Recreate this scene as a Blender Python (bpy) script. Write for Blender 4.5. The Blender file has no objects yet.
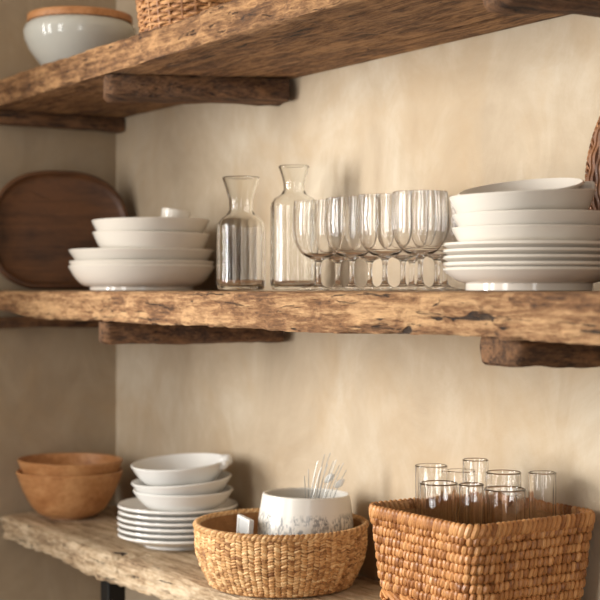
import bpy, math, random
from mathutils import Vector, Matrix, Quaternion, noise
PI = math.pi
random.seed(7)
SC = bpy.context.scene
COL = SC.collection

# ------------------------------------------------------------------ frame of reference
# back wall: Y = 0, left wall: X = 0, floor: Z = 0, top of the middle shelf: Z = 1.35
ZM = 1.35
ZU = ZM + 0.4085
ZL = ZM - 0.450
RIGHT = Vector((0.5432, 0.8396, 0.0)); VIEW = Vector((-0.8396, 0.5432, 0.0)); UP = Vector((0, 0, 1))
CAM = Vector((2.730, -1.304, ZM + 0.0015))
F = 1422.0

def on_shelf(px, y):
    """X of a spot seen in column px that stands y in front of the back wall."""
    k = (px - 300) / F
    d = (y - CAM.y) / (RIGHT.y * k + VIEW.y)
    return CAM.x + d * (RIGHT.x * k + VIEW.x)

# ------------------------------------------------------------------ mesh helper
class MB:
    def __init__(self): self.v = []; self.f = []
    def lathe(self, prof, segs=64, wob=None, closed=False):
        rings = []
        for (r, z) in prof:
            if r < 1e-6:
                self.v.append((0, 0, z)); rings.append([len(self.v) - 1])
            else:
                ring = []
                for i in range(segs):
                    a = 2 * PI * i / segs
                    rr, zz = (r, z) if wob is None else wob(r, z, a)
                    self.v.append((rr * math.cos(a), rr * math.sin(a), zz)); ring.append(len(self.v) - 1)
                rings.append(ring)
        pairs = list(zip(rings[:-1], rings[1:]))
        if closed: pairs.append((rings[-1], rings[0]))
        for A, B in pairs:
            for i in range(segs):
                j = (i + 1) % segs
                if len(A) == 1 and len(B) == 1: break
                if len(A) == 1: self.f.append((A[0], B[j], B[i]))
                elif len(B) == 1: self.f.append((A[i], A[j], B[0]))
                else: self.f.append((A[i], A[j], B[j], B[i]))
        return self
    def tube(self, pts, rad, sides=6, closed=False, squash=1.0, upv=Vector((0, 0, 1))):
        n = len(pts); rings = []
        pts = [Vector(p) for p in pts]
        for i, p in enumerate(pts):
            if closed: t = pts[(i + 1) % n] - pts[i - 1]
            else: t = pts[min(i + 1, n - 1)] - pts[max(i - 1, 0)]
            if t.length < 1e-9: t = Vector((1, 0, 0))
            t.normalize()
            u = upv - t * upv.dot(t)
            if u.length < 1e-4: u = Vector((1, 0, 0)) - t * t.x
            u.normalize(); s = t.cross(u)
            r = rad(i / max(1, n - 1)) if callable(rad) else rad
            ring = []
            for k in range(sides):
                a = 2 * PI * k / sides
                q = p + u * (r * math.sin(a)) + s * (r * squash * math.cos(a))
                self.v.append(tuple(q)); ring.append(len(self.v) - 1)
            rings.append(ring)
        m = n if closed else n - 1
        for i in range(m):
            A, B = rings[i], rings[(i + 1) % n]
            for k in range(sides):
                l = (k + 1) % sides
                self.f.append((A[k], A[l], B[l], B[k]))
        if not closed:
            self.f.append(tuple(reversed(rings[0]))); self.f.append(tuple(rings[-1]))
        return self
    def box(self, a, b):
        (x0, y0, z0), (x1, y1, z1) = a, b
        o = len(self.v)
        self.v += [(x0,y0,z0),(x1,y0,z0),(x1,y1,z0),(x0,y1,z0),(x0,y0,z1),(x1,y0,z1),(x1,y1,z1),(x0,y1,z1)]
        for q in ((3,2,1,0),(4,5,6,7),(0,1,5,4),(1,2,6,5),(2,3,7,6),(3,0,4,7)): self.f.append(tuple(o+i for i in q))
        return self
    def capsule(self, c, d, h, r, sides=7):
        """A plump spindle centred on c along d."""
        c = Vector(c); d = Vector(d).normalized()
        prof = [(-1.0, .32), (-.82, .74), (-.4, 1.0), (.4, 1.0), (.82, .74), (1.0, .32)]
        pts = [c + d * (h * a) for a, _ in prof]
        vals = [b * r for _, b in prof]
        return self.tube(pts, lambda t: vals[int(round(t * (len(prof) - 1)))], sides)
    def build(self, name, mat, parent=None, smooth=True, angle=40, loc=None):
        me = bpy.data.meshes.new(name)
        me.from_pydata(self.v, [], self.f); me.validate(); me.update()
        import bmesh
        bm = bmesh.new(); bm.from_mesh(me)
        bmesh.ops.recalc_face_normals(bm, faces=bm.faces)
        bm.to_mesh(me); bm.free()
        if smooth:
            for p in me.polygons: p.use_smooth = True
            me.set_sharp_from_angle(angle=math.radians(angle))
        me.materials.append(mat)
        o = bpy.data.objects.new(name, me); COL.objects.link(o)
        if parent: o.parent = parent
        if loc is not None: o.location = loc
        return o

def bevel(o, w, seg=2):
    m = o.modifiers.new('bevel', 'BEVEL'); m.width = w; m.segments = seg; m.limit_method = 'ANGLE'
    return o

def tag(o, label=None, cat=None, group=None, kind=None):
    if label: o['label'] = label
    if cat: o['category'] = cat
    if group: o['group'] = group
    if kind: o['kind'] = kind
    return o

def empty(name, loc):
    e = bpy.data.objects.new(name, None); COL.objects.link(e); e.location = loc; e.empty_display_size = 0.05
    return e

def copy_tree(o, parent=None):
    c = o.copy(); COL.objects.link(c)
    if parent: c.parent = parent
    for ch in list(o.children): copy_tree(ch, c)
    return c

# ------------------------------------------------------------------ materials
def rgb(r, g, b):
    f = lambda c: ((c / 255 + 0.055) / 1.055) ** 2.4 if c > 10 else c / 255 / 12.92
    return (f(r), f(g), f(b), 1)

class NT:
    def __init__(self, name):
        self.m = bpy.data.materials.new(name); self.m.use_nodes = True
        self.t = self.m.node_tree; self.n = self.t.nodes; self.l = self.t.links
        self.b = self.n['Principled BSDF']; self.out = self.n['Material Output']
    def node(self, t, **kw):
        n = self.n.new(t)
        for k, v in kw.items():
            if k in n.inputs: n.inputs[k].default_value = v
            else: setattr(n, k, v)
        return n
    def link(self, a, b): self.l.new(a, b)
    def coord(self, scale=(1, 1, 1), rot=(0, 0, 0), loc=(0, 0, 0)):
        tc = self.n.new('ShaderNodeTexCoord'); mp = self.n.new('ShaderNodeMapping')
        mp.inputs['Scale'].default_value = scale; mp.inputs['Rotation'].default_value = rot; mp.inputs['Location'].default_value = loc
        self.link(tc.outputs['Object'], mp.inputs['Vector']); return mp.outputs['Vector']
    def noise(self, vec, scale, detail=4, rough=.55, dist=0):
        n = self.n.new('ShaderNodeTexNoise'); n.inputs['Scale'].default_value = scale; n.inputs['Detail'].default_value = detail
        n.inputs['Roughness'].default_value = rough; n.inputs['Distortion'].default_value = dist
        self.link(vec, n.inputs['Vector']); return n.outputs['Fac']
    def ramp(self, fac, stops):
        r = self.n.new('ShaderNodeValToRGB'); e = r.color_ramp.elements
        while len(e) > 1: e.remove(e[-1])
        e[0].position, e[0].color = stops[0]
        for p, c in stops[1:]:
            q = e.new(p); q.color = c
        self.link(fac, r.inputs['Fac']); return r.outputs['Color']
    def mix(self, fac, a, b, mode='MIX'):
        m = self.n.new('ShaderNodeMix'); m.data_type = 'RGBA'; m.blend_type = mode
        for s, v in ((m.inputs[0], fac), (m.inputs[6], a), (m.inputs[7], b)):
            if hasattr(v, 'is_output'): self.link(v, s)
            else: s.default_value = v
        return m.outputs[2]
    def math(self, op, a, b=0.0):
        m = self.n.new('ShaderNodeMath'); m.operation = op
        for s, v in ((m.inputs[0], a), (m.inputs[1], b)):
            if hasattr(v, 'is_output'): self.link(v, s)
            else: s.default_value = v
        return m.outputs[0]
    def bump(self, h, strength=.4, dist=.002, prev=None):
        b = self.n.new('ShaderNodeBump'); b.inputs['Strength'].default_value = strength; b.inputs['Distance'].default_value = dist
        self.link(h, b.inputs['Height'])
        if prev: self.link(prev, b.inputs['Normal'])
        return b.outputs['Normal']
    def finish(self, color, rough, normal=None, **kw):
        if hasattr(color, 'is_output'): self.link(color, self.b.inputs['Base Color'])
        else: self.b.inputs['Base Color'].default_value = color
        if hasattr(rough, 'is_output'): self.link(rough, self.b.inputs['Roughness'])
        else: self.b.inputs['Roughness'].default_value = rough
        if normal: self.link(normal, self.b.inputs['Normal'])
        for k, v in kw.items(): self.b.inputs[k.replace('_', ' ')].default_value = v
        return self.m

W1 = (1, 1, 1, 1); K0 = (0, 0, 0, 1)

def plaster(name, c_dark, c_mid, c_light):
    t = NT(name); v = t.coord()
    big = t.noise(v, 3.2, 6, .62, .8); med = t.noise(t.coord((1, 1, .7), (.2, .3, 0)), 11, 7, .66, .8)
    fine = t.noise(v, 190, 5, .7)
    mixn = t.math('ADD', t.math('MULTIPLY', big, .6), t.math('MULTIPLY', med, .4))
    c = t.ramp(mixn, [(.36, c_dark), (.5, c_mid), (.64, c_light)])
    stain = t.ramp(t.noise(t.coord(loc=(3, 1, .4)), 4.2, 5, .62, .6), [(.50, K0), (.72, W1)])
    c = t.mix(t.math('MULTIPLY', stain, .45), c, rgb(180, 151, 113))
    n = t.bump(fine, .30, .0014); n = t.bump(med, .40, .004, n)
    return t.finish(c, .9, n)

def wood(name, dark, mid, light, axis='x', scale=1.0, rough=.75, bump=.6, crack=.8, seed=0.0, gouge=None):
    t = NT(name)
    def along(k, c):
        v = {'x': (k, c, c), 'y': (c, k, c), 'z': (c, c, k)}[axis]
        return tuple(q * scale for q in v)
    g = t.noise(t.coord(along(3.0, 34), loc=(seed, seed * .7, seed * .3)), 1.6, 9, .72, .3)
    g2 = t.noise(t.coord(along(9, 150), loc=(seed, 0, 0)), 1.3, 6, .7, .3)
    blot = t.noise(t.coord(along(9, 16), loc=(seed, 2, 1)), 1.4, 6, .66, 1.0)
    speck = t.noise(t.coord(along(60, 190), loc=(seed, 4, 2)), 1.2, 4, .7, .4)
    base = t.math('ADD', t.math('MULTIPLY', g, .36), t.math('ADD', t.math('MULTIPLY', g2, .24), t.math('ADD', t.math('MULTIPLY', blot, .27), t.math('MULTIPLY', speck, .14))))
    c = t.ramp(base, [(.39, dark), (.475, mid), (.57, light), (.66, mid)])
    ck = t.noise(t.coord(along(5, 60), loc=(seed + 5, 1, 3)), 1.1, 6, .62, 1.6)
    ckm = t.ramp(ck, [(.325, W1), (.385, K0)])
    hole = t.noise(t.coord(along(24, 60), loc=(seed + 2, 6, 3)), 1.1, 4, .6, .6)
    hm = t.ramp(hole, [(.27, W1), (.33, K0)])
    ckm = t.math('MAXIMUM', ckm, hm)
    black = tuple(q * .30 for q in dark[:3]) + (1,)
    c = t.mix(t.math('MULTIPLY', ckm, crack), c, black)
    hgt = t.math('SUBTRACT', t.math('ADD', t.math('ADD', g, t.math('MULTIPLY', g2, .6)), t.math('MULTIPLY', speck, .5)), t.math('MULTIPLY', ckm, .7))
    if gouge:                                    # an old split in the plank: an elongated dark hollow
        tc = t.n.new('ShaderNodeTexCoord'); mp = t.n.new('ShaderNodeMapping'); mp.vector_type = 'TEXTURE'
        mp.inputs['Location'].default_value = gouge[0]; mp.inputs['Scale'].default_value = gouge[1]; mp.inputs['Rotation'].default_value = gouge[2]
        t.link(tc.outputs['Object'], mp.inputs['Vector'])
        ln = t.n.new('ShaderNodeVectorMath'); ln.operation = 'LENGTH'; t.link(mp.outputs['Vector'], ln.inputs[0])
        gm = t.ramp(t.math('ADD', ln.outputs['Value'], t.math('MULTIPLY', t.math('SUBTRACT', g2, .5), .9)), [(.75, W1), (1.0, K0)])
        c = t.mix(t.math('MULTIPLY', gm, .95), c, black)
        hgt = t.math('SUBTRACT', hgt, t.math('MULTIPLY', gm, 1.5))
    n = t.bump(hgt, bump, .006)
    return t.finish(c, rough, n)

def straw(name, dark, mid, light, rough=.6):
    t = NT(name)
    geo = t.n.new('ShaderNodeNewGeometry')
    v = t.coord()
    f = t.noise(v, 420, 3, .6); b = t.noise(v, 38, 4, .6)
    k = t.math('ADD', t.math('MULTIPLY', geo.outputs['Random Per Island'], .34), t.math('ADD', t.math('MULTIPLY', f, .3), t.math('MULTIPLY', b, .36)))
    c = t.ramp(k, [(.28, dark), (.5, mid), (.72, light)])
    n = t.bump(f, .35, .001)
    return t.finish(c, rough, n)

def ceramic(name, c, rough=.14, warm=None):
    t = NT(name); v = t.coord()
    k = t.noise(v, 14, 3, .5)
    col = t.mix(k, c, warm or tuple(a * .96 for a in c[:3]) + (1,))
    n = t.bump(t.noise(v, 60, 2, .5), .04, .001)
    return t.finish(col, rough, n, Specular_IOR_Level=.5)

def glass(name, tint, ior=1.33):
    t = NT(name)
    v = t.coord()
    n = t.bump(t.noise(v, 45, 2, .5), .05, .001)
    return t.finish(tint, .0, n, Transmission_Weight=1.0, IOR=ior)

M = {}
M['plaster'] = plaster('ochre_plaster', rgb(172, 153, 128), rgb(184, 166, 141), rgb(199, 185, 163))
M['plaster_shaded'] = plaster('ochre_plaster_shaded', rgb(154, 135, 111), rgb(165, 146, 121), rgb(177, 159, 134))  # same plaster, darkened: the left wall's shade is put into the colour
M['ceiling'] = plaster('ceiling_plaster', rgb(190, 178, 160), rgb(200, 190, 172), rgb(210, 200, 185))
M['floor'] = wood('floor_boards', rgb(50, 36, 26), rgb(82, 62, 46), rgb(104, 82, 62), 'x', .4)
M['shelf'] = wood('rustic_oak', rgb(46, 28, 16), rgb(136, 95, 59), rgb(206, 164, 117), 'x', 1.0, .78, 1.0, .9, 0)
M['shelf_top'] = wood('rustic_oak_dark', rgb(40, 24, 13), rgb(120, 82, 48), rgb(190, 144, 96), 'x', 1.0, .78, 1.0, .9, 11)
M['shelf_low'] = wood('weathered_oak', rgb(88, 64, 44), rgb(178, 150, 117), rgb(224, 202, 170), 'x', 1.0, .85, 1.0, .8, 4, ((.512, -.236, ZL), (.016, .0075, .012), (0, 0, .5)))
M['bracket'] = wood('dark_beam', rgb(34, 21, 12), rgb(86, 58, 36), rgb(146, 104, 68), 'y', 1.2, .8, .9, .8, 2)
M['board'] = wood('walnut_board', rgb(50, 30, 15), rgb(82, 51, 28), rgb(104, 66, 37), 'y', .5, .5, .2, .2, 6)
M['bowl_wood'] = wood('turned_wood', rgb(146, 92, 50), rgb(184, 128, 80), rgb(206, 154, 104), 'x', .45, .42, .12, .1, 3)
M['lid_wood'] = wood('lid_wood', rgb(120, 74, 40), rgb(172, 116, 68), rgb(192, 136, 88), 'x', .6, .5, .2, .3, 8)
M['ceramic'] = ceramic('white_glaze', (.75, .695, .615, 1), .10)
M['ceramic_low'] = ceramic('cool_white_glaze', (.80, .785, .75, 1), .10)
M['stoneware'] = ceramic('grey_white_glaze', (.52, .51, .455, 1), .12)
M['glass'] = glass('clear_glass', (1, 1, 1, 1))
M['glass_tumbler'] = glass('tumbler_glass', (1, 1, 1, 1), 1.48)
M['glass_grey'] = glass('carafe_glass', (.995, 1, .99, 1), 1.36)
M['straw'] = straw('seagrass_pale', rgb(122, 76, 38), rgb(206, 156, 100), rgb(236, 202, 150))
M['straw_big'] = straw('rush_braid', rgb(130, 78, 38), rgb(190, 132, 78), rgb(212, 158, 102), .42)
M['straw_top'] = straw('willow', rgb(96, 60, 32), rgb(164, 112, 66), rgb(198, 148, 96))
M['straw_tray'] = straw('dark_rattan', rgb(62, 36, 18), rgb(122, 78, 44), rgb(160, 110, 66))
M['straw_in'] = straw('straw_lining', rgb(122, 80, 44), rgb(176, 126, 76), rgb(206, 158, 104), .8)
M['iron'] = NT('black_iron').finish((.012, .011, .010, 1), .5, Metallic=.6)
M['silver'] = NT('silvery_stalk').finish((.36, .36, .34, 1), .35, Metallic=.55)
M['pale_leaf'] = NT('pale_leaf').finish((.82, .82, .78, 1), .5)
M['grey_face'] = NT('grey_face').finish((.55, .56, .55, 1), .4)

def printed_pot():
    t = NT('printed_crockery'); v = t.coord()
    sep = t.n.new('ShaderNodeSeparateXYZ'); t.link(v, sep.inputs[0])
    z = sep.outputs['Z']
    band = t.ramp(t.math('DIVIDE', z, .135), [(.26, K0), (.32, W1), (.74, W1), (.80, K0)])
    vo = t.n.new('ShaderNodeTexVoronoi'); vo.inputs['Scale'].default_value = 46
    t.link(t.coord((1, 1, 1)), vo.inputs['Vector'])
    fl = t.ramp(vo.outputs['Distance'], [(.18, W1), (.36, K0)])
    pet = t.noise(v, 210, 3, .6, .8)
    gate = t.ramp(t.noise(v, 24, 3, .6), [(.38, K0), (.46, W1)])
    sc = t.ramp(t.noise(t.coord((160, 160, 60), (.3, .2, 0)), 1.0, 3, .6, 1.8), [(.48, K0), (.53, W1)])
    ink = t.math('MULTIPLY', t.math('MAXIMUM', t.math('MULTIPLY', fl, t.ramp(pet, [(.42, K0), (.52, W1)])), t.math('MULTIPLY', sc, .8)), t.math('MULTIPLY', band, gate))
    c = t.mix(t.math('MULTIPLY', ink, .85), (.74, .70, .63, 1), rgb(92, 98, 106))
    return t.finish(c, .25)
M['pot'] = printed_pot()

# ------------------------------------------------------------------ the room
def struct(name, a, b, mat):
    o = MB().box(a, b).build(name, mat, smooth=False); o['kind'] = 'structure'; return o
struct('wall_back', (-.12, 0, 0), (4.4, .12, 2.6), M['plaster'])
struct('wall_left', (-.12, -1.5, 0), (0, 0, 2.6), M['plaster_shaded'])
struct('floor', (-2.2, -3.6, -.1), (4.4, .12, 0), M['floor'])
struct('ceiling', (-2.2, -3.6, 2.6), (4.4, .12, 2.7), M['ceiling'])

# ------------------------------------------------------------------ shelves
def plank(x0, x1, y0, y1, z0, z1, seed, front=.010, under=.006, taper=None, notch=None, n=230):
    """A rough-sawn plank: a rounded section swept along X; its top stays level."""
    mb = MB(); h = z1 - z0
    sec = []
    nf, nb = 14, 10
    for i in range(nf + 1): sec.append((y0, z1 - h * i / nf, 'f'))
    for i in range(1, nb + 1): sec.append((y0 + (y1 - y0) * i / nb, z0, 'u'))
    sec.append((y1, z1, 'b'))
    for i in range(1, nb): sec.append((y1 - (y1 - y0) * i / nb, z1, 't'))
    rings = []
    for j in range(n + 1):
        x = x0 + (x1 - x0) * j / n
        tp = taper(x) if taper else 0.0
        ring = []
        for (y, z, k) in sec:
            s = Vector((x, y * 1.0, z))
            nlow = noise.noise(Vector((x * 3.1 + seed, seed, 0)))
            a = noise.noise(Vector((x * 9 + seed, y * 9, z * 30 + seed)))
            b = noise.noise(Vector((x * 38 + seed * 2, y * 20, z * 90)))
            yy, zz = y, z
            u = (z1 - z) / h
            if k == 'f':
                edge = max(0, 1 - min(u, 1 - u) / .16)
                yy += front * (.40 * nlow + .55 * a + .55 * b) + .0035 * edge ** 2 + .004 * max(0, nlow)
                if u > .02: zz += under * (.8 * nlow + .5 * b) * u
                else: zz -= .0012
            if k == 'u' and y < y1 - .001:
                fall = 1 - (y - y0) / (y1 - y0)
                zz += under * (.8 * nlow * fall + .5 * a + .5 * b)
            if k in 'fu' : zz += tp * u * (1 - (y - y0) / (y1 - y0) * .5)
            if notch and k in 'ft':
                d = abs(x - notch[0] - (y - y0) * .6)
                if d < notch[1] and y - y0 < .05 and u < .35:
                    zz -= .018 * (1 - (d / notch[1]) ** 2); 
            mb.v.append((x, yy, zz)); ring.append(len(mb.v) - 1)
        rings.append(ring)
    m = len(sec)
    for A, B in zip(rings[:-1], rings[1:]):
        for i in range(m):
            k = (i + 1) % m
            mb.f.append((A[i], A[k], B[k], B[i]))
    mb.f.append(tuple(rings[0])); mb.f.append(tuple(reversed(rings[-1])))
    return mb

def beam(p0, p1, w, z0, z1, seed, rough=.006, n=40, round_end=.012):
    """A short hewn beam from p0 (free end) to p1 (wall)."""
    mb = MB(); p0 = Vector(p0); p1 = Vector(p1)
    d = (p1 - p0); L = d.length; d.normalize(); s = Vector((-d.y, d.x, 0))
    sec = []
    per = 5
    hw, hz = w / 2, (z1 - z0) / 2; zc = (z0 + z1) / 2
    c = [(-hw, hz), (hw, hz), (hw, -hz), (-hw, -hz)]
    for q in range(4):
        a, b = c[q], c[(q + 1) % 4]
        for i in range(per): sec.append((a[0] + (b[0] - a[0]) * i / per, a[1] + (b[1] - a[1]) * i / per))
    rings = []
    for j in range(n + 1):
        t = j / n; x = L * t
        sh = 1 - .22 * max(0, 1 - x / round_end) ** 2
        ring = []
        for (u, v) in sec:
            ab = max(abs(u / hw), abs(v / hz)); cor = (abs(u / hw) * abs(v / hz))
            k = 1 - .10 * cor
            q = p0 + d * x + s * (u * k * sh)
            z = zc + v * (k if v < 0 else 1) * (sh if v < 0 else 1)
            nz = noise.noise(Vector((q.x * 14 + seed, q.y * 14, z * 30))) * rough + noise.noise(Vector((q.x * 50 + seed, q.y * 30, z * 60))) * rough * .5
            q += s * nz * (1 if u > 0 else -1) * abs(u / hw)
            if v < hz * .9: z += nz * .8
            mb.v.append((q.x, min(q.y, -.0005), z)); ring.append(len(mb.v) - 1)
        rings.append(ring)
    m = len(sec)
    for A, B in zip(rings[:-1], rings[1:]):
        for i in range(m):
            k = (i + 1) % m; mb.f.append((A[i], A[k], B[k], B[i]))
    mb.f.append(tuple(rings[0])); mb.f.append(tuple(reversed(rings[-1])))
    return mb

XE = 2.15
# top shelf
TH_U = .049
s_top = empty('wooden_shelf', (0, 0, 0))
tag(s_top, 'thick rustic brown plank shelf at the top, seen from below', 'shelf', 'rough wooden wall shelves')
plank(.004, XE, -.30, -.072, ZU - TH_U, ZU, 1.7, .012, .005).build('plank', M['shelf_top'], s_top, angle=50)
plank(.004, XE, -.070, -.003, ZU - TH_U + .001, ZU, 5.1, .002, .003).build('plank', M['shelf_top'], s_top, angle=50)
beam((.558, -.288, 0), (.672, -.002, 0), .075, ZU - TH_U - .040, ZU - TH_U - .002, 3, .006).build('bracket', M['bracket'], s_top, angle=50)
beam((1.545, -.285, 0), (1.625, -.002, 0), .085, ZU - TH_U - .048, ZU - TH_U - .002, 9, .006).build('bracket', M['bracket'], s_top, angle=50)
beam((.026, -.29, 0), (.026, -.002, 0), .046, ZU - .078, ZU - TH_U - .002, 12, .004).build('wall_cleat', M['bracket'], s_top, angle=50)
# middle shelf
TH_M = .0510
s_mid = empty('wooden_shelf', (0, 0, 0))
tag(s_mid, 'rough brown plank shelf in the middle, at eye level, carrying wine glasses', 'shelf', 'rough wooden wall shelves')
plank(.004, XE, -.30, -.003, ZM - TH_M, ZM, 8.3, .010, .006, taper=lambda x: .016 * max(0, 1 - x / .30)).build('plank', M['shelf'], s_mid, angle=50)
beam((.540, -.288, 0), (.652, -.002, 0), .085, ZM - TH_M - .038, ZM - TH_M - .001, 21, .007).build('bracket', M['bracket'], s_mid, angle=50)
beam((1.545, -.285, 0), (1.60, -.002, 0), .080, ZM - TH_M - .032, ZM - TH_M + .002, 27, .007).build('bracket', M['bracket'], s_mid, angle=50)
beam((.022, -.29, 0), (.022, -.002, 0), .038, ZM - .075, ZM - TH_M - .002, 31, .003).build('wall_cleat', M['bracket'], s_mid, angle=50)
# bottom shelf
TH_L = .046
s_low = empty('wooden_shelf', (0, 0, 0))
tag(s_low, 'weathered pale plank shelf at the bottom, on a black post', 'shelf', 'rough wooden wall shelves')
plank(.006, XE, -.255, -.003, ZL - TH_L, ZL, 14.2, .014, .007, notch=(.535, .012)).build('plank', M['shelf_low'], s_low, angle=50)
xl = on_shelf(113, -.215)
for x in (xl, 1.9):
    bevel(MB().box((x - .017, -.232, 0), (x + .017, -.198, ZL - TH_L - .001)).build('post', M['iron'], s_low, smooth=False), .003)

# ------------------------------------------------------------------ turned crockery
def dish(rf, hf, r, h, t, a=1.0, b=1.6, lip=0.0, n=18, fw=.006):
    """Closed profile of a footed bowl or plate: foot radius/height, rim radius/height, wall."""
    out = []
    for i in range(n + 1):
        u = i / n
        out.append((rf + (r - rf) * u ** a + (lip * max(0, u - .85) / .15 if lip else 0), hf + (h - hf) * u ** b))
    inn = []
    for i in range(n + 1):
        p = out[max(i - 1, 0)]; q = out[min(i + 1, n)]
        dx, dz = q[0] - p[0], q[1] - p[1]; L = math.hypot(dx, dz)
        inn.append((out[i][0] - dz / L * t, out[i][1] + dx / L * t))
    top = (out[-1][0] - t * .35, out[-1][1] + t * .45)
    prof = [(0, hf), (rf - fw, hf), (rf - fw * .9, .0006), (rf - fw * .5, 0), (rf, .0006), (rf, hf * .9)] + out + [top]
    prof += [p for p in reversed(inn) if p[0] > .004]
    prof.append((0, inn[0][1]))
    return prof

def make(name, prof, mat, loc, segs=72, wob=None, angle=35):
    return MB().lathe(prof, segs, wob).build(name, mat, None, True, angle, loc)

def tilt(o, toward=0, right_up=0):
    q = Quaternion(VIEW, -math.radians(right_up)) @ Quaternion(RIGHT, math.radians(toward))
    o.rotation_mode = 'XYZ'; o.rotation_euler = q.to_euler()

def handmade(amp, seed, k=3):
    def w(r, z, a):
        return r * (1 + amp * math.sin(k * a + seed) * .5 + amp * math.sin(2 * a + seed * 1.7) * .5), z
    return w
E = .0004
# ---- right stack on the middle shelf
rx, ry = on_shelf(529, -.165), -.165
G1 = 'white plates in the right stack of the middle shelf'
pl_b = dish(.0745, .009, .1015, .0245, .0042, .9, 1.5)
pl_u = dish(.066, .0034, .1015, .0170, .0034, .9, 1.25, fw=.004)
ordw = ['lowest plate, footed and deep, under the right stack of white plates on middle shelf',
        'second plate from the bottom of the right white stack on middle shelf',
        'middle one of the five white plates in the right stack on middle shelf',
        'fourth plate from the bottom of the right white stack on middle shelf',
        'topmost flat plate, directly under the bowls, in the right white stack on middle shelf']
z = ZM + E
o = make('dinner_plate', pl_b, M['ceramic'], (rx, ry, z)); tag(o, ordw[0], 'plate', G1)
zt = z + .0132 + E
first = None
for i in range(4):
    if first is None:
        o = first = make('dinner_plate', pl_u, M['ceramic'], (rx, ry, zt))
    else:
        o = first.copy(); COL.objects.link(o); o.location = (rx + random.uniform(-.001, .001), ry, zt)
    tag(o, ordw[i + 1], 'plate', G1); zt += .0076
zt = zt - .0076 + .0068 + E          # inside of the topmost plate
G2 = 'white bowls in the right stack of the middle shelf'
bw = dish(.066, .004, .0920, .0290, .0030, .62, 1.5)
b1 = make('serving_bowl', bw, M['ceramic'], (rx + .002, ry, zt + .0006)); tag(b1, 'lowest white bowl, standing on the right plate stack of middle shelf', 'bowl', G2)
b2 = b1.copy(); COL.objects.link(b2); b2.location = (rx + .003, ry, zt + .0170); tilt(b2, 0, .5)
tag(b2, 'second of four white bowls from below in the right stack of middle shelf', 'bowl', G2)
bt = empty('serving_bowl', (rx - RIGHT.x * .007, ry - RIGHT.y * .007, zt + .0345)); tilt(bt, 1.5, 2.6)
tag(bt, 'third white bowl from below in the right stack, holding the tilted top bowl', 'bowl', G2)
bw3 = dish(.056, .005, .0855, .0360, .0032, .42, 1.35)
MB().lathe(bw3, 72).build('bowl', M['ceramic'], bt)
lug = MB()
lug.box((-.009, -.007, -.008), (.009, .007, .010))
lg = bevel(lug.build('lug', M['ceramic'], bt), .004, 3)
lg.location = Vector((RIGHT.x * .0815 + VIEW.x * .018, RIGHT.y * .0815 + VIEW.y * .018, .0385)); lg.rotation_euler = (0, 0, math.atan2(RIGHT.y, RIGHT.x))
b4 = make('serving_bowl', dish(.028, .004, .0745, .0270, .0030, .55, 1.35), M['ceramic'], (rx - RIGHT.x * .0075, ry - RIGHT.y * .0075, zt + .0345 + .0160)); tilt(b4, 9.5, 7.0)
tag(b4, 'topmost white bowl, tilted open toward us, on the right stack', 'bowl', G2)

# ---- left stack on the middle shelf
lx, ly = on_shelf(142, -.145), -.145
G3 = 'wide white dishes in the left stack of the middle shelf'
wb = dish(.094, .007, .1325, .0435, .0042, .70, 1.5)
wu = dish(.088, .004, .1315, .0395, .0036, .72, 1.45, fw=.004)
o = make('wide_dish', wb, M['ceramic'], (lx, ly, ZM + E)); tag(o, 'lowest wide white dish with a foot, in the left stack on middle shelf', 'dish', G3)
d2 = make('wide_dish', wu, M['ceramic'], (lx, ly, ZM + .0125)); tag(d2, 'middle wide white dish, rim just above the lowest, in the left stack', 'dish', G3)
d3 = d2.copy(); COL.objects.link(d3); d3.location = (lx - .001, ly, ZM + .0330)
tag(d3, 'uppermost wide white dish, under the smaller bowls, in the left stack', 'dish', G3)
G4 = 'small white bowls in the left stack of the middle shelf'
sb = dish(.062, .005, .105, .050, .0036, .62, 1.4)
bx = on_shelf(151, ly)
c1 = make('soup_bowl', sb, M['ceramic'], (bx, ly, ZM + .0515)); tilt(c1, 0, -1.0)
tag(c1, 'lower of two white bowls on the left dish stack of middle shelf', 'bowl', G4)
c2 = c1.copy(); COL.objects.link(c2); c2.location = (bx, ly, ZM + .0515 + .0235); tilt(c2, 0, .6)
tag(c2, 'upper of two white bowls on the left dish stack, holding a cup', 'bowl', G4)
cup = empty('small_cup', (bx + RIGHT.x * .036 + VIEW.x * .006, ly + RIGHT.y * .036 + VIEW.y * .006, ZM + .0895)); tilt(cup, 0, -9)
tag(cup, 'small white cup peeking over the rim of the upper left bowl', 'cup')
MB().lathe(dish(.017, .003, .0265, .055, .003, .6, 1.2, fw=.004), 48).build('cup', M['ceramic'], cup)
hd = MB(); hd.tube([(-.0235 - .014 * math.sin(PI * i / 12), 0, .014 + .022 * i / 12) for i in range(13)], .003, 8)
hd.build('handle', M['ceramic'], cup)

# ---- stack on the bottom shelf
px_, py_ = on_shelf(178, -.117), -.117
G5 = 'white plates stacked on the bottom shelf'
lp = dish(.060, .0048, .1060, .0200, .0040, .95, 1.3, fw=.005)
names = ['lowest', 'second from the bottom', 'third from the bottom', 'fourth from the bottom', 'fifth from the bottom', 'topmost']
first = None
zt = ZL + E
wobs = handmade(.012, .4)
for i, nm in enumerate(names):
    if first is None: o = first = make('side_plate', lp, M['ceramic_low'], (px_, py_, zt), 72, wobs)
    else:
        o = first.copy(); COL.objects.link(o); o.location = (px_ + random.uniform(-.0012, .0012), py_ + random.uniform(-.0012, .0012), zt); o.rotation_euler = (0, 0, random.uniform(-.2, .2))
    tag(o, nm + ' of six white plates stacked on bottom shelf', 'plate', G5)
    zt += .0101
zin = zt - .0101 + .0090
G6 = 'white bowls on the plates of the bottom shelf'
q1 = dish(.046, .004, .0890, .0385, .0034, .60, 1.25)
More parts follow.
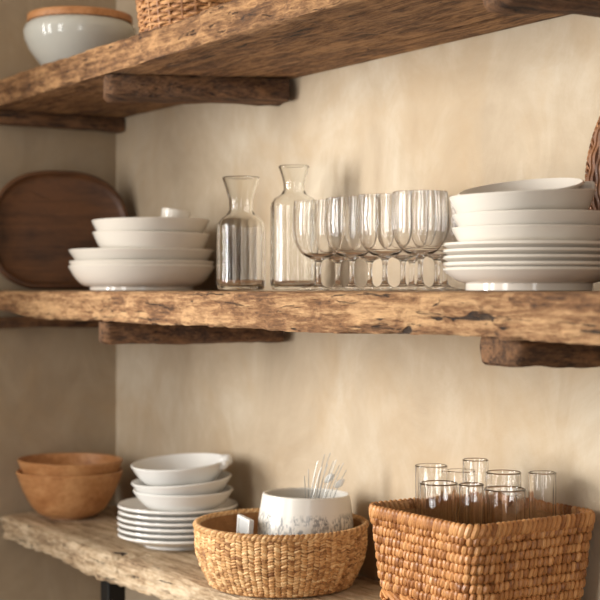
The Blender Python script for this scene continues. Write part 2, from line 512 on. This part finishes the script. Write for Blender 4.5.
qx = on_shelf(184, py_)
e1 = make('small_bowl', q1, M['ceramic_low'], (qx, py_, zin + .0022), 72, handmade(.02, 1.2)); tilt(e1, 0, .5)
tag(e1, 'lowest white bowl resting on the six plates of bottom shelf', 'bowl', G6)
e2 = make('small_bowl', q1, M['ceramic_low'], (qx - .002, py_, zin + .0205), 72, handmade(.02, 2.2)); tilt(e2, 1, 4.0)
tag(e2, 'middle white bowl, tipped slightly, in the bottom shelf stack', 'bowl', G6)
e3 = empty('small_bowl', (on_shelf(181, py_), py_, zin + .0440)); tilt(e3, 3, 3.5)
tag(e3, 'top white bowl with a knobbly glossy rim lug, above the bottom shelf plates', 'bowl', G6)
q3 = dish(.044, .004, .0850, .0440, .0034, .58, 1.2)
MB().lathe(q3, 72, handmade(.02, 3.0)).build('bowl', M['ceramic_low'], e3)
lm = MB()
for k in range(5):
    a = math.radians(36 + k * 11); lm.capsule((math.cos(a) * .084, math.sin(a) * .084, .0395 + .002 * (k % 2)), (math.cos(a), math.sin(a), .4), .010, .0075, 10)
lm.build('lug', M['ceramic_low'], e3)

# ------------------------------------------------------------------ wooden bowls, board, jar
wx, wy = .1115, -.154
G7 = 'turned wooden bowls'
wbp = dish(.040, .004, .1050, .0920, .0050, .56, 1.25, n=22)
w1 = make('wooden_bowl', wbp, M['bowl_wood'], (wx, wy, ZL + E), 72, handmade(.008, .3))
tag(w1, 'lower, deeper brown wooden bowl standing on bottom shelf near the corner', 'bowl', G7)
wbq = dish(.036, .004, .1040, .0800, .0045, .54, 1.25, n=22)
w2 = make('wooden_bowl', wbq, M['bowl_wood'], (wx, wy, ZL + .0345), 72, handmade(.010, 1.3)); tilt(w2, 0, -1.0)
tag(w2, 'upper brown wooden bowl nested inside the other near the corner', 'bowl', G7)

def rounded(n, a, b, p):
    return [(a * math.copysign(abs(math.cos(t)) ** (2 / p), math.cos(t)), b * math.copysign(abs(math.sin(t)) ** (2 / p), math.sin(t))) for t in (2 * PI * i / n for i in range(n))]
def board_mesh():
    """A round-cornered board with a raised rim; local X = thickness, rim side +X, standing on Z = 0."""
    mb = MB(); N = 96
    a, b = .142, .122
    loops = [(0.0, .90), (.001, .97), (.008, 1.0), (.017, 1.0), (.021, .975), (.021, .945), (.016, .925), (.012, .86), (.0115, .5)]
    base = rounded(N, a, b, 2.6)
    rings = []
    for (x, s) in loops:
        ring = []
        for (y, z) in base:
            zz = max(z, -b * .96); 
            yy = y * (1 - .05 * (zz / b) * 1.0)
            ring.append(len(mb.v)); mb.v.append((x, yy * s, zz * s + b * .96))
        rings.append(ring)
    for A, B in zip(rings[:-1], rings[1:]):
        for i in range(N):
            j = (i + 1) % N; mb.f.append((A[i], A[j], B[j], B[i]))
    mb.f.append(tuple(rings[0])); mb.f.append(tuple(reversed(rings[-1])))
    return mb
bd = board_mesh().build('serving_board', M['board'], None, True, 40, (.077, -.158, ZM + .0026))
bd.rotation_euler = (0, math.radians(-7), math.radians(-13))
tag(bd, 'dark walnut round-cornered board with raised rim, leaning on left wall', 'board')

jx, jy = on_shelf(80, -.203), -.203
jar = empty('ceramic_jar', (jx, jy, ZU + E))
jar.scale = (.975, .975, .90)
tag(jar, 'grey white glazed round jar with wooden lid on top shelf', 'jar')
jp = [(0, .004), (.052, .004), (.056, 0), (.062, 0), (.065, .004), (.078, .018), (.095, .042), (.1045, .064), (.1075, .080), (.105, .092), (.099, .099), (.0965, .101),
      (.094, .100), (.094, .096), (.0985, .090), (.101, .080), (.099, .066), (.088, .042), (.070, .018), (.055, .010), (0, .009)]
MB().lathe(jp, 80).build('body', M['stoneware'], jar)
MB().lathe([(0, .1015), (.096, .1015), (.1005, .1022), (.1005, .106), (.1005, .114), (.099, .117), (.096, .118), (0, .118)], 80).build('lid', M['lid_wood'], jar)

# ------------------------------------------------------------------ glassware
def carafe_prof(rb, hb, rn, zn, rt, ht, t=.0030):
    out = [(0, .0012), (rb * .80, .0012), (rb * .93, .0022), (rb * .99, .007), (rb, .014), (rb, hb * .5), (rb * .995, hb), (rb * .97, hb + .006), (rb * .85, hb + .013), (rn * 1.28, hb + .019), (rn * 1.07, hb + .024), (rn, zn),
           (rn * 1.03, zn + (ht - zn) * .3), (rn + (rt - rn) * .5, zn + (ht - zn) * .66), (rt - .0002, ht - .0012), (rt, ht)]
    inn = [(max(0, r - t), z + (t * .2 if i > 6 else 0)) for i, (r, z) in enumerate(out) if i >= 4]
    inn = [(inn[0][0] - .004, .0075)] + [(inn[0][0], .0125)] + inn[1:]
    prof = out + [(rt - t * .5, ht + t * .4)] + list(reversed(inn)) + [(0, .0070)]
    return prof
def facet(amp, k, z0, z1, rmin):
    def w(r, z, a):
        f = 1.0 if z0 < z < z1 and r > rmin else 0.0
        return r * (1 + amp * f * (abs(math.cos(k * a / 2)) - .5)), z
    return w
GC = 'glass carafes'
def dense(prof, step=.006):
    out = [prof[0]]
    for a, b in zip(prof[:-1], prof[1:]):
        n = max(1, int(math.hypot(b[0] - a[0], b[1] - a[1]) / step))
        for i in range(1, n + 1): out.append((a[0] + (b[0] - a[0]) * i / n, a[1] + (b[1] - a[1]) * i / n))
    return out
y1 = -.150
k1 = make('carafe', dense(carafe_prof(.0385, .101, .0192, .129, .0300, .180)), M['glass_grey'], (on_shelf(241, y1), y1, ZM + E), 96, facet(.034, 18, .012, .104, .037), 60)
tag(k1, 'shorter ribbed clear glass carafe beside the left dish stack', 'carafe', GC)
y2 = -.085
k2 = make('carafe', dense(carafe_prof(.0370, .133, .0170, .160, .0250, .197)), M['glass_grey'], (on_shelf(294, y2), y2, ZM + E), 96, facet(.034, 18, .012, .135, .0355), 60)
tag(k2, 'taller ribbed clear glass carafe partly behind the leftmost wine glass', 'carafe', GC)

BOWL = [(.0070, .0475), (.0150, .0502), (.0245, .0568), (.0325, .0670), (.0372, .0795), (.0392, .0920), (.0395, .1040), (.0386, .1210), (.0372, .1380)]
def wine_parts():
    foot = [(0, .0), (.030, .0), (.0325, .0008), (.0328, .0016), (.030, .0024), (.018, .0042), (.008, .0072), (.0048, .011), (.0037, .018), (.0032, .028), (.0034, .039), (.0046, .0445)]
    t = .0008
    inner = [(r - t, z + .0006) for r, z in BOWL[2:]]
    return foot + BOWL + [(BOWL[-1][0] - t * .5, BOWL[-1][1] + t * .5)] + list(reversed(inner)) + [(.0145, .0527), (.0070, .0498), (0, .0490)]
def smooth_prof(prof, it=1):
    for _ in range(it):
        out = [prof[0]]
        for a, b in zip(prof[:-1], prof[1:]):
            out += [(a[0] * .75 + b[0] * .25, a[1] * .75 + b[1] * .25), (a[0] * .25 + b[0] * .75, a[1] * .25 + b[1] * .75)]
        out.append(prof[-1]); prof = out
    return prof
def optic(r, z, a):
    """Gentle vertical flutes blown into the inside of the bowl."""
    inside = .058 < z < .134 and r < wine_in(z)
    return (r * (1 + .0028 * math.cos(12 * a)) if inside else r), z
def wine_in(z):
    for (r0, z0), (r1, z1) in zip(BOWL[:-1], BOWL[1:]):
        if z <= z1: return r0 + (r1 - r0) * (z - z0) / (z1 - z0) - .0006
    return 0
GW = 'stemmed wine glasses on the middle shelf'
wine = None
# x, y, label
wines = [(1.105, -.222, 'leftmost stemmed wine glass, front row, in front of the taller carafe'),
         (1.184, -.222, 'second wine glass from the left in the front row of glasses'),
         (1.258, -.222, 'third wine glass from the left in the front row, centre of the group'),
         (1.332, -.222, 'front row wine glass at the right end, nearest the white plate stack'),
         (1.039, -.145, 'second row wine glass farthest left, its stem just right of the leftmost front stem'),
         (1.118, -.145, 'second row wine glass whose stem shows between the second and third front stems'),
         (1.1945, -.145, 'second row wine glass just left of the right end front glass'),
         (1.268, -.145, 'second row wine glass at the right, partly behind the right end front glass'),
         (1.116, -.070, 'rear wine glass near the wall, left one of the last row'),
         (1.191, -.070, 'rear wine glass near the wall, seen just left of the white plates')]
for (x, y, lab) in wines:
    if wine is None: o = wine = make('wine_glass', smooth_prof(wine_parts(), 1), M['glass'], (0, 0, 0), 96, optic, 60)
    else: o = wine.copy(); COL.objects.link(o)
    o.location = (x, y, ZM + E); o.scale = (.915, .915, .885)
    tag(o, lab, 'wine glass', GW)

# ------------------------------------------------------------------ weaving
def weave_round(mb, rad, z0, z1, rows, waves, amp, tub, seed=0, chev=.0):
    n = waves * 6
    for k in range(rows):
        z = z0 + (z1 - z0) * (k + .5) / rows
        r0 = rad((k + .5) / rows)
        pts = []
        for i in range(n):
            a = 2 * PI * i / n
            ph = a * waves / 2 * 2 / 2 + (PI if k % 2 else 0)
            r = r0 + amp * math.cos(ph * 1.0) + noise.noise(Vector((math.cos(a) * 6, math.sin(a) * 6, k + seed))) * amp * .6
            pts.append((r * math.cos(a), r * math.sin(a), z + chev * math.sin(ph) + noise.noise(Vector((math.cos(a) * 3, math.sin(a) * 3, k * .3 + seed + 9))) * .0012))
        mb.tube(pts, tub, 6, True, .75)

def twist_ring(mb, r, z, rt, n_tw, sides=6, strands=2, off=.0):
    N = n_tw * 6
    for s in range(strands):
        pts = []
        for i in range(N):
            a = 2 * PI * i / N; t = a * n_tw / strands + 2 * PI * s / strands
            pts.append(((r + off * math.cos(t)) * math.cos(a), (r + off * math.cos(t)) * math.sin(a), z + off * math.sin(t)))
        mb.tube(pts, rt, sides, True)

# low round basket
kx, ky = on_shelf(281, -.142), -.142
rb = empty('round_basket', (kx, ky, ZL + E))
tag(rb, 'low round woven straw basket in the middle of bottom shelf', 'basket')
RAD = lambda u: .108 + .022 * math.sin(min(1, u * 1.35) * PI / 2)
HB = .094
mb = MB(); rk = random.Random(5); RW, CW = 21, 42
for k in range(RW):
    u = (k + .5) / RW; z = .003 + (HB - .006) * u; r0 = RAD(u)
    for c in range(CW * 2):
        a = 2 * PI * (c + .5 * .1 * rk.uniform(-1, 1)) / (CW * 2)
        tdir = Vector((-math.sin(a), math.cos(a), 0)); out = Vector((math.cos(a), math.sin(a), 0))
        s = 1 if c % 2 else -1
        d = tdir + UP * (s * .32 + rk.uniform(-.08, .08)) + out * (.10 * s)
        mb.capsule(out * (r0 + rk.uniform(-.0006, .0009)) + UP * (z + rk.uniform(-.0004, .0004)), d, PI * r0 / (CW * 2) * 1.12, .0027 * rk.uniform(.9, 1.1), 6)
mb.build('woven_side', M['straw'], rb)
mb = MB(); twist_ring(mb, .1300, HB - .0015, .0032, 110, 6, 2, .0022); mb.build('rim', M['straw'], rb)
mb = MB(); mb.lathe([(0, .001), (.107, .001)] + [(RAD(u) - .0025, .003 + (HB - .006) * u) for u in (.1, .3, .5, .7, .9, 1)] + [(RAD(u) - .0050, .003 + (HB - .006) * u) for u in (1, .9, .7, .5, .3, .1)] + [(.102, .006), (0, .006)], 96)
mb.build('lining', M['straw_in'], rb)

# contents of the round basket
zf = ZL + .0068
pot = empty('printed_pot', (kx + RIGHT.x * .036, ky + RIGHT.y * .036, zf + .0016)); tilt(pot, 0, -1.5)
pot.rotation_euler.z += .6
tag(pot, 'white ceramic pot with blue grey floral print, inside the low round basket', 'pot')
pp = [(0, .003), (.050, .003), (.052, 0), (.056, 0), (.0585, .003), (.0640, .012), (.0720, .035), (.0745, .060), (.0730, .090), (.0685, .122), (.0670, .1300), (.0650, .1312), (.0635, .129), (.0690, .090), (.0705, .060), (.0680, .035), (.0595, .013), (.05, .007), (0, .007)]
MB().lathe(pp, 80).build('body', M['pot'], pot)
tile = empty('picture_frame', (kx - RIGHT.x * .060 - VIEW.x * .022, ky - RIGHT.y * .060 - VIEW.y * .022, zf + .0012))
tile.rotation_euler = (math.radians(-4), 0, math.radians(-13))
tag(tile, 'small white frame with grey face, leaning left of the printed pot', 'frame')
fm = MB(); w, h, b = .030, .098, .005
fm.box((-w, -.004, 0), (-w + b, .004, h)); fm.box((w - b, -.004, 0), (w, .004, h)); fm.box((-w + b, -.004, 0), (w - b, .004, b)); fm.box((-w + b, -.004, h - b), (w - b, .004, h))
bevel(fm.build('border', M['ceramic_low'], tile, smooth=False), .0012)
MB().box((-w + b, -.0015, b), (w - b, .002, h - b)).build('face', M['grey_face'], tile, smooth=False)
# stalks standing in the pot
st = empty('dried_stalks', (kx + RIGHT.x * .040, ky + RIGHT.y * .040, zf + .0095))
tag(st, 'bunch of thin silvery dried stalks standing in the printed pot', 'dried stalks')
rs = random.Random(4)
stalks = [(-.010, .150), (-.004, .160), (.006, .152), (.010, .174), (.015, .164), (.020, .182), (.024, .168), (.028, .184), (.033, .172), (.037, .176), (.042, .166), (.047, .170), (.052, .158), (.034, .150)]
for i, (sx, sz) in enumerate(stalks):
    mb = MB(); b0 = Vector((rs.uniform(-.006, .006), rs.uniform(-.006, .006), 0))
    tip = RIGHT * (sx + .006) * 1.05 + VIEW * rs.uniform(-.012, .012) + Vector((0, 0, sz))
    mid = b0.lerp(tip, .68) - RIGHT * (.010 * (1 if sx > 0 else -.5))
    pts = []
    for k in range(11):
        t = k / 10; pts.append(b0 * (1 - t) ** 2 + mid * 2 * t * (1 - t) + tip * t * t)
    mb.tube(pts, lambda t: .0011 * (1 - .5 * t), 6); mb.build('stalk', M['silver'], st)
for (sx, sz) in ((.034, .146), (.050, .138)):
    mb = MB(); c = RIGHT * sx + Vector((0, 0, sz)); d = (RIGHT * .8 + UP * .75).normalized()
    pts = [c + d * (.020 * (k / 8 - .5)) for k in range(9)]
    mb.tube(pts, lambda t: .0048 * math.sin(PI * (t * .96 + .02)) + .0004, 8, False, .35); lf = mb.build('leaf', M['pale_leaf'], st); lf['label'] = 'pale white leaf'

# big square basket
def rrect(hx, hy, rc, step):
    """Evenly spaced points and outward normals round a rounded rectangle."""
    raw = []
    cs = [(hx - rc, hy - rc, 0), (-hx + rc, hy - rc, 90), (-hx + rc, -hy + rc, 180), (hx - rc, -hy + rc, 270)]
    for (cx, cy, a0) in cs:
        for i in range(13):
            a = math.radians(a0 + 90 * i / 12); raw.append((cx + rc * math.cos(a), cy + rc * math.sin(a)))
    raw.append(raw[0])
    L = [0]
    for a, b in zip(raw[:-1], raw[1:]): L.append(L[-1] + math.hypot(b[0] - a[0], b[1] - a[1]))
    n = int(round(L[-1] / step)); out = []; j = 0
    for i in range(n):
        s = L[-1] * i / n
        while L[j + 1] < s: j += 1
        t = (s - L[j]) / (L[j + 1] - L[j] or 1)
        x = raw[j][0] + (raw[j + 1][0] - raw[j][0]) * t; y = raw[j][1] + (raw[j + 1][1] - raw[j][1]) * t
        dx, dy = raw[j + 1][0] - raw[j][0], raw[j + 1][1] - raw[j][1]; l = math.hypot(dx, dy) or 1
        out.append((Vector((x, y, 0)), Vector((dx / l, dy / l, 0))))
    return out
BX, BY = 1.3165, -.1130
HX, HY = .1060, .1030
bb = empty('square_basket', (BX, BY, ZL + E))
tag(bb, 'large square basket of chunky braided rush, holding tumblers, on bottom shelf', 'basket')
rr = random.Random(11)
mb = MB(); HBB = .171; pitch = .0119
rows = int((HBB - .014) / pitch)
for k in range(rows):
    z = .0090 + k * pitch
    u = z / HBB
    sh = -.015 + .017 * u
    braid = (k in (3, 4))
    path = rrect(HX + sh, HY + sh, .024, .0150 if braid else .0078)
    n = len(path); offs = rr.random()
    for i, (p, t) in enumerate(path):
        nrm = Vector((t.y, -t.x, 0))
        lean = (1.9 if k == 3 else -1.9) if braid else .28
        d = Vector((0, 0, 1)) + t * (lean + rr.uniform(-.15, .15)) + nrm * rr.uniform(-.12, .12)
        hl = (.0120 if braid else .0066) * rr.uniform(.9, 1.12)
        mb.capsule(p + t * (offs * .0098) + nrm * rr.uniform(-.0008, .0012) + Vector((0, 0, z + rr.uniform(-.0006, .0006))), d, hl, .0043 * rr.uniform(.88, 1.1), 7)
mb.build('woven_side', M['straw_big'], bb)
mb = MB()
for i, (p, t) in enumerate(rrect(HX + .002, HY + .002, .024, .0080)):
    nrm = Vector((t.y, -t.x, 0))
    mb.capsule(p + Vector((0, 0, HBB - .0085)), Vector((0, 0, 1)) + t * (.40 + rr.uniform(-.08, .08)), .0098, .0050, 8)
mb.build('rim', M['straw_big'], bb)
mb = MB(); z0, z1, hx, hy = .001, HBB - .012, HX - .0015, HY - .0015
ring0 = [(p.x, p.y) for p, t in rrect(hx, hy, .022, .006)]
m = len(ring0)
for s, z in ((.865, z0), (1.0, z1), (.975, z1), (.835, .0065)):
    for (x, y) in ring0: mb.v.append((x * s, y * s, z))
for q in range(3):
    for i in range(m):
        j = (i + 1) % m; mb.f.append((q * m + i, q * m + j, (q + 1) * m + j, (q + 1) * m + i))
mb.f.append(tuple(range(m))); mb.f.append(tuple(3 * m + i for i in range(m)))
mb.build('lining', M['straw_in'], bb)

# tumblers in the square basket: x, y, radius, height of the rim below the middle shelf
GT = 'clear tumblers in the square basket'
tums = [(1.252, -.142, .0215, .229, 'leftmost clear tumbler in the square basket'),
        (1.303, -.170, .0245, .244, 'front clear tumbler right of the leftmost one, in the square basket'),
        (1.246, -.088, .0195, .240, 'rear clear tumbler showing between the leftmost and the tallest one'),
        (1.292, -.100, .0172, .220, 'tallest and slim clear tumbler rising above the others in the square basket'),
        (1.341, -.148, .0160, .243, 'slim front tumbler below the tallest one, in the square basket'),
        (1.338, -.092, .0230, .232, 'wide rear tumbler right of the tallest one, in the square basket'),
        (1.379, -.126, .0262, .246, 'widest looking front tumbler toward the right side of the square basket'),
        (1.362, -.047, .0180, .233, 'rightmost clear tumbler at the back of the square basket')]
for (x, y, r, zt, lab) in tums:
    zb = ZL + .0078; H = ZM - zt - zb; t = .0026
    prof = [(0, .0), (r * .80, .0), (r * .86, .0010), (r * .88, .005), (r * .93, H * .4), (r - .00003, H - .0020), (r, H - .0010), (r - t * .15, H - .0004), (r - t * .5, H), (r - t * .85, H - .0004), (r - t, H - .0010), (r - t - .00003, H - .0020), (r * .93 - t, H * .4), (r * .88 - t, .012), (r * .75, .0085), (0, .0080)]
    o = MB().lathe(dense(prof, .010), 72, lambda q, z, a, r=r, t=t, H=H: (q * (1 + (.014 * math.cos(9 * a) if q < r * .88 + (r * .12) * z / H - t * .6 and .010 < z < H - .012 else 0)), z)).build('tumbler', M['glass_tumbler'], None, True, 60, (x, y, zb))
    tag(o, lab, 'tumbler', GT)

# basket on the top shelf
tx, ty = on_shelf(204, -.168), -.168
tb = empty('wicker_basket', (tx, ty, ZU + E))
tag(tb, 'round brown wicker basket at the front edge of top shelf', 'basket')
RT = lambda u: .100 + .014 * u
mb = MB(); weave_round(mb, RT, .002, .110, 18, 42, .0022, .0034, 8, .0008); mb.build('woven_side', M['straw_top'], tb)
mb = MB(); twist_ring(mb, .115, .114, .0042, 60, 6, 2, .003); mb.build('rim', M['straw_top'], tb)
mb = MB()
for i in range(30):
    a = 2 * PI * i / 30
    mb.tube([(RT(u) * math.cos(a) * 1.012, RT(u) * math.sin(a) * 1.012, .004 + .108 * u) for u in (0, .25, .5, .75, 1)], .0026, 6)
mb.build('upright_ribs', M['straw_top'], tb)
mb = MB(); mb.lathe([(0, .001), (.098, .001)] + [(RT(u) - .003, .002 + .108 * u) for u in (.1, .5, 1)] + [(RT(u) - .006, .002 + .108 * u) for u in (1, .5, .1)] + [(.093, .006), (0, .006)], 80)
mb.build('lining', M['straw_in'], tb)

# woven tray standing behind the right plates
R_T = .152
tr = empty('woven_tray', (1.572, -.045, ZM + E + .002))
tr.rotation_euler = (math.radians(90 - 8), 0, 0)
tag(tr, 'round brown woven tray standing against the wall behind right plates', 'tray')
mb = MB(); n = 300
for k in range(21):
    r = .006 + k * .0068; w = max(8, int(r * 420)) // 2 * 2
    N = w * 4
    pts = []
    for i in range(N):
        a = 2 * PI * i / N
        pts.append((r * math.cos(a), R_T + r * math.sin(a), .004 + .0014 * math.cos(a * w / 2 + (PI if k % 2 else 0))))
    mb.tube(pts, .0040, 6, True)
mb.build('woven_face', M['straw_tray'], tr)
mb = MB(); N = 240
for s in range(2):
    pts = []
    for i in range(N):
        a = 2 * PI * i / N; t = a * 60 + PI * s
        q = R_T - .0062 + .0022 * math.cos(t)
        pts.append((q * math.cos(a), R_T + q * math.sin(a), .004 + .0022 * math.sin(t)))
    mb.tube(pts, .0030, 6, True)
mb.build('rim', M['straw_tray'], tr)

# ------------------------------------------------------------------ light and camera
def area(name, loc, target, sx, sy, power, col):
    l = bpy.data.lights.new(name, 'AREA'); l.shape = 'RECTANGLE'; l.size = sx; l.size_y = sy; l.energy = power; l.color = col
    o = bpy.data.objects.new(name, l); COL.objects.link(o); o.location = loc
    o.rotation_euler = (Vector(target) - Vector(loc)).to_track_quat('-Z', 'Y').to_euler()
    return o
area('window_daylight', (-.55, -3.0, 1.62), (1.0, 0, 1.18), .55, 1.75, 126, (1, .985, .955))
area('window_daylight', (.35, -3.2, 1.62), (1.0, 0, 1.18), .40, 1.75, 30, (1, .985, .955))
area('window_daylight', (1.75, -3.2, 1.50), (1.3, 0, 1.15), .45, 2.0, 30, (1, .985, .955))
area('window_daylight', (4.2, -1.9, 1.35), (1.5, -.2, 1.2), .40, 2.0, 14, (1, .985, .955))
w = bpy.data.worlds.new('room_ambience'); SC.world = w; w.use_nodes = True
bg = w.node_tree.nodes['Background']; bg.inputs['Color'].default_value = (1, .95, .89, 1); bg.inputs['Strength'].default_value = .075

cd = bpy.data.cameras.new('camera'); cam = bpy.data.objects.new('camera', cd); COL.objects.link(cam)
R = Matrix((RIGHT.normalized(), UP, -VIEW.normalized())).transposed()
cam.matrix_world = Matrix.Translation(CAM) @ R.to_4x4()
cd.sensor_width = 36; cd.lens = F / 600 * 36; cd.shift_y = -10 / 600
cd.clip_start = .05
cd.dof.use_dof = True; cd.dof.focus_distance = 1.86; cd.dof.aperture_fstop = 6.3
SC.camera = cam

SC.view_settings.view_transform = 'Standard'; SC.view_settings.look = 'None'
SC.view_settings.exposure = 0.10; SC.view_settings.gamma = 1.0; SC.view_settings.use_curve_mapping = False
SC.cycles.max_bounces = 24; SC.cycles.transmission_bounces = 24; SC.cycles.glossy_bounces = 8; SC.cycles.transparent_max_bounces = 24
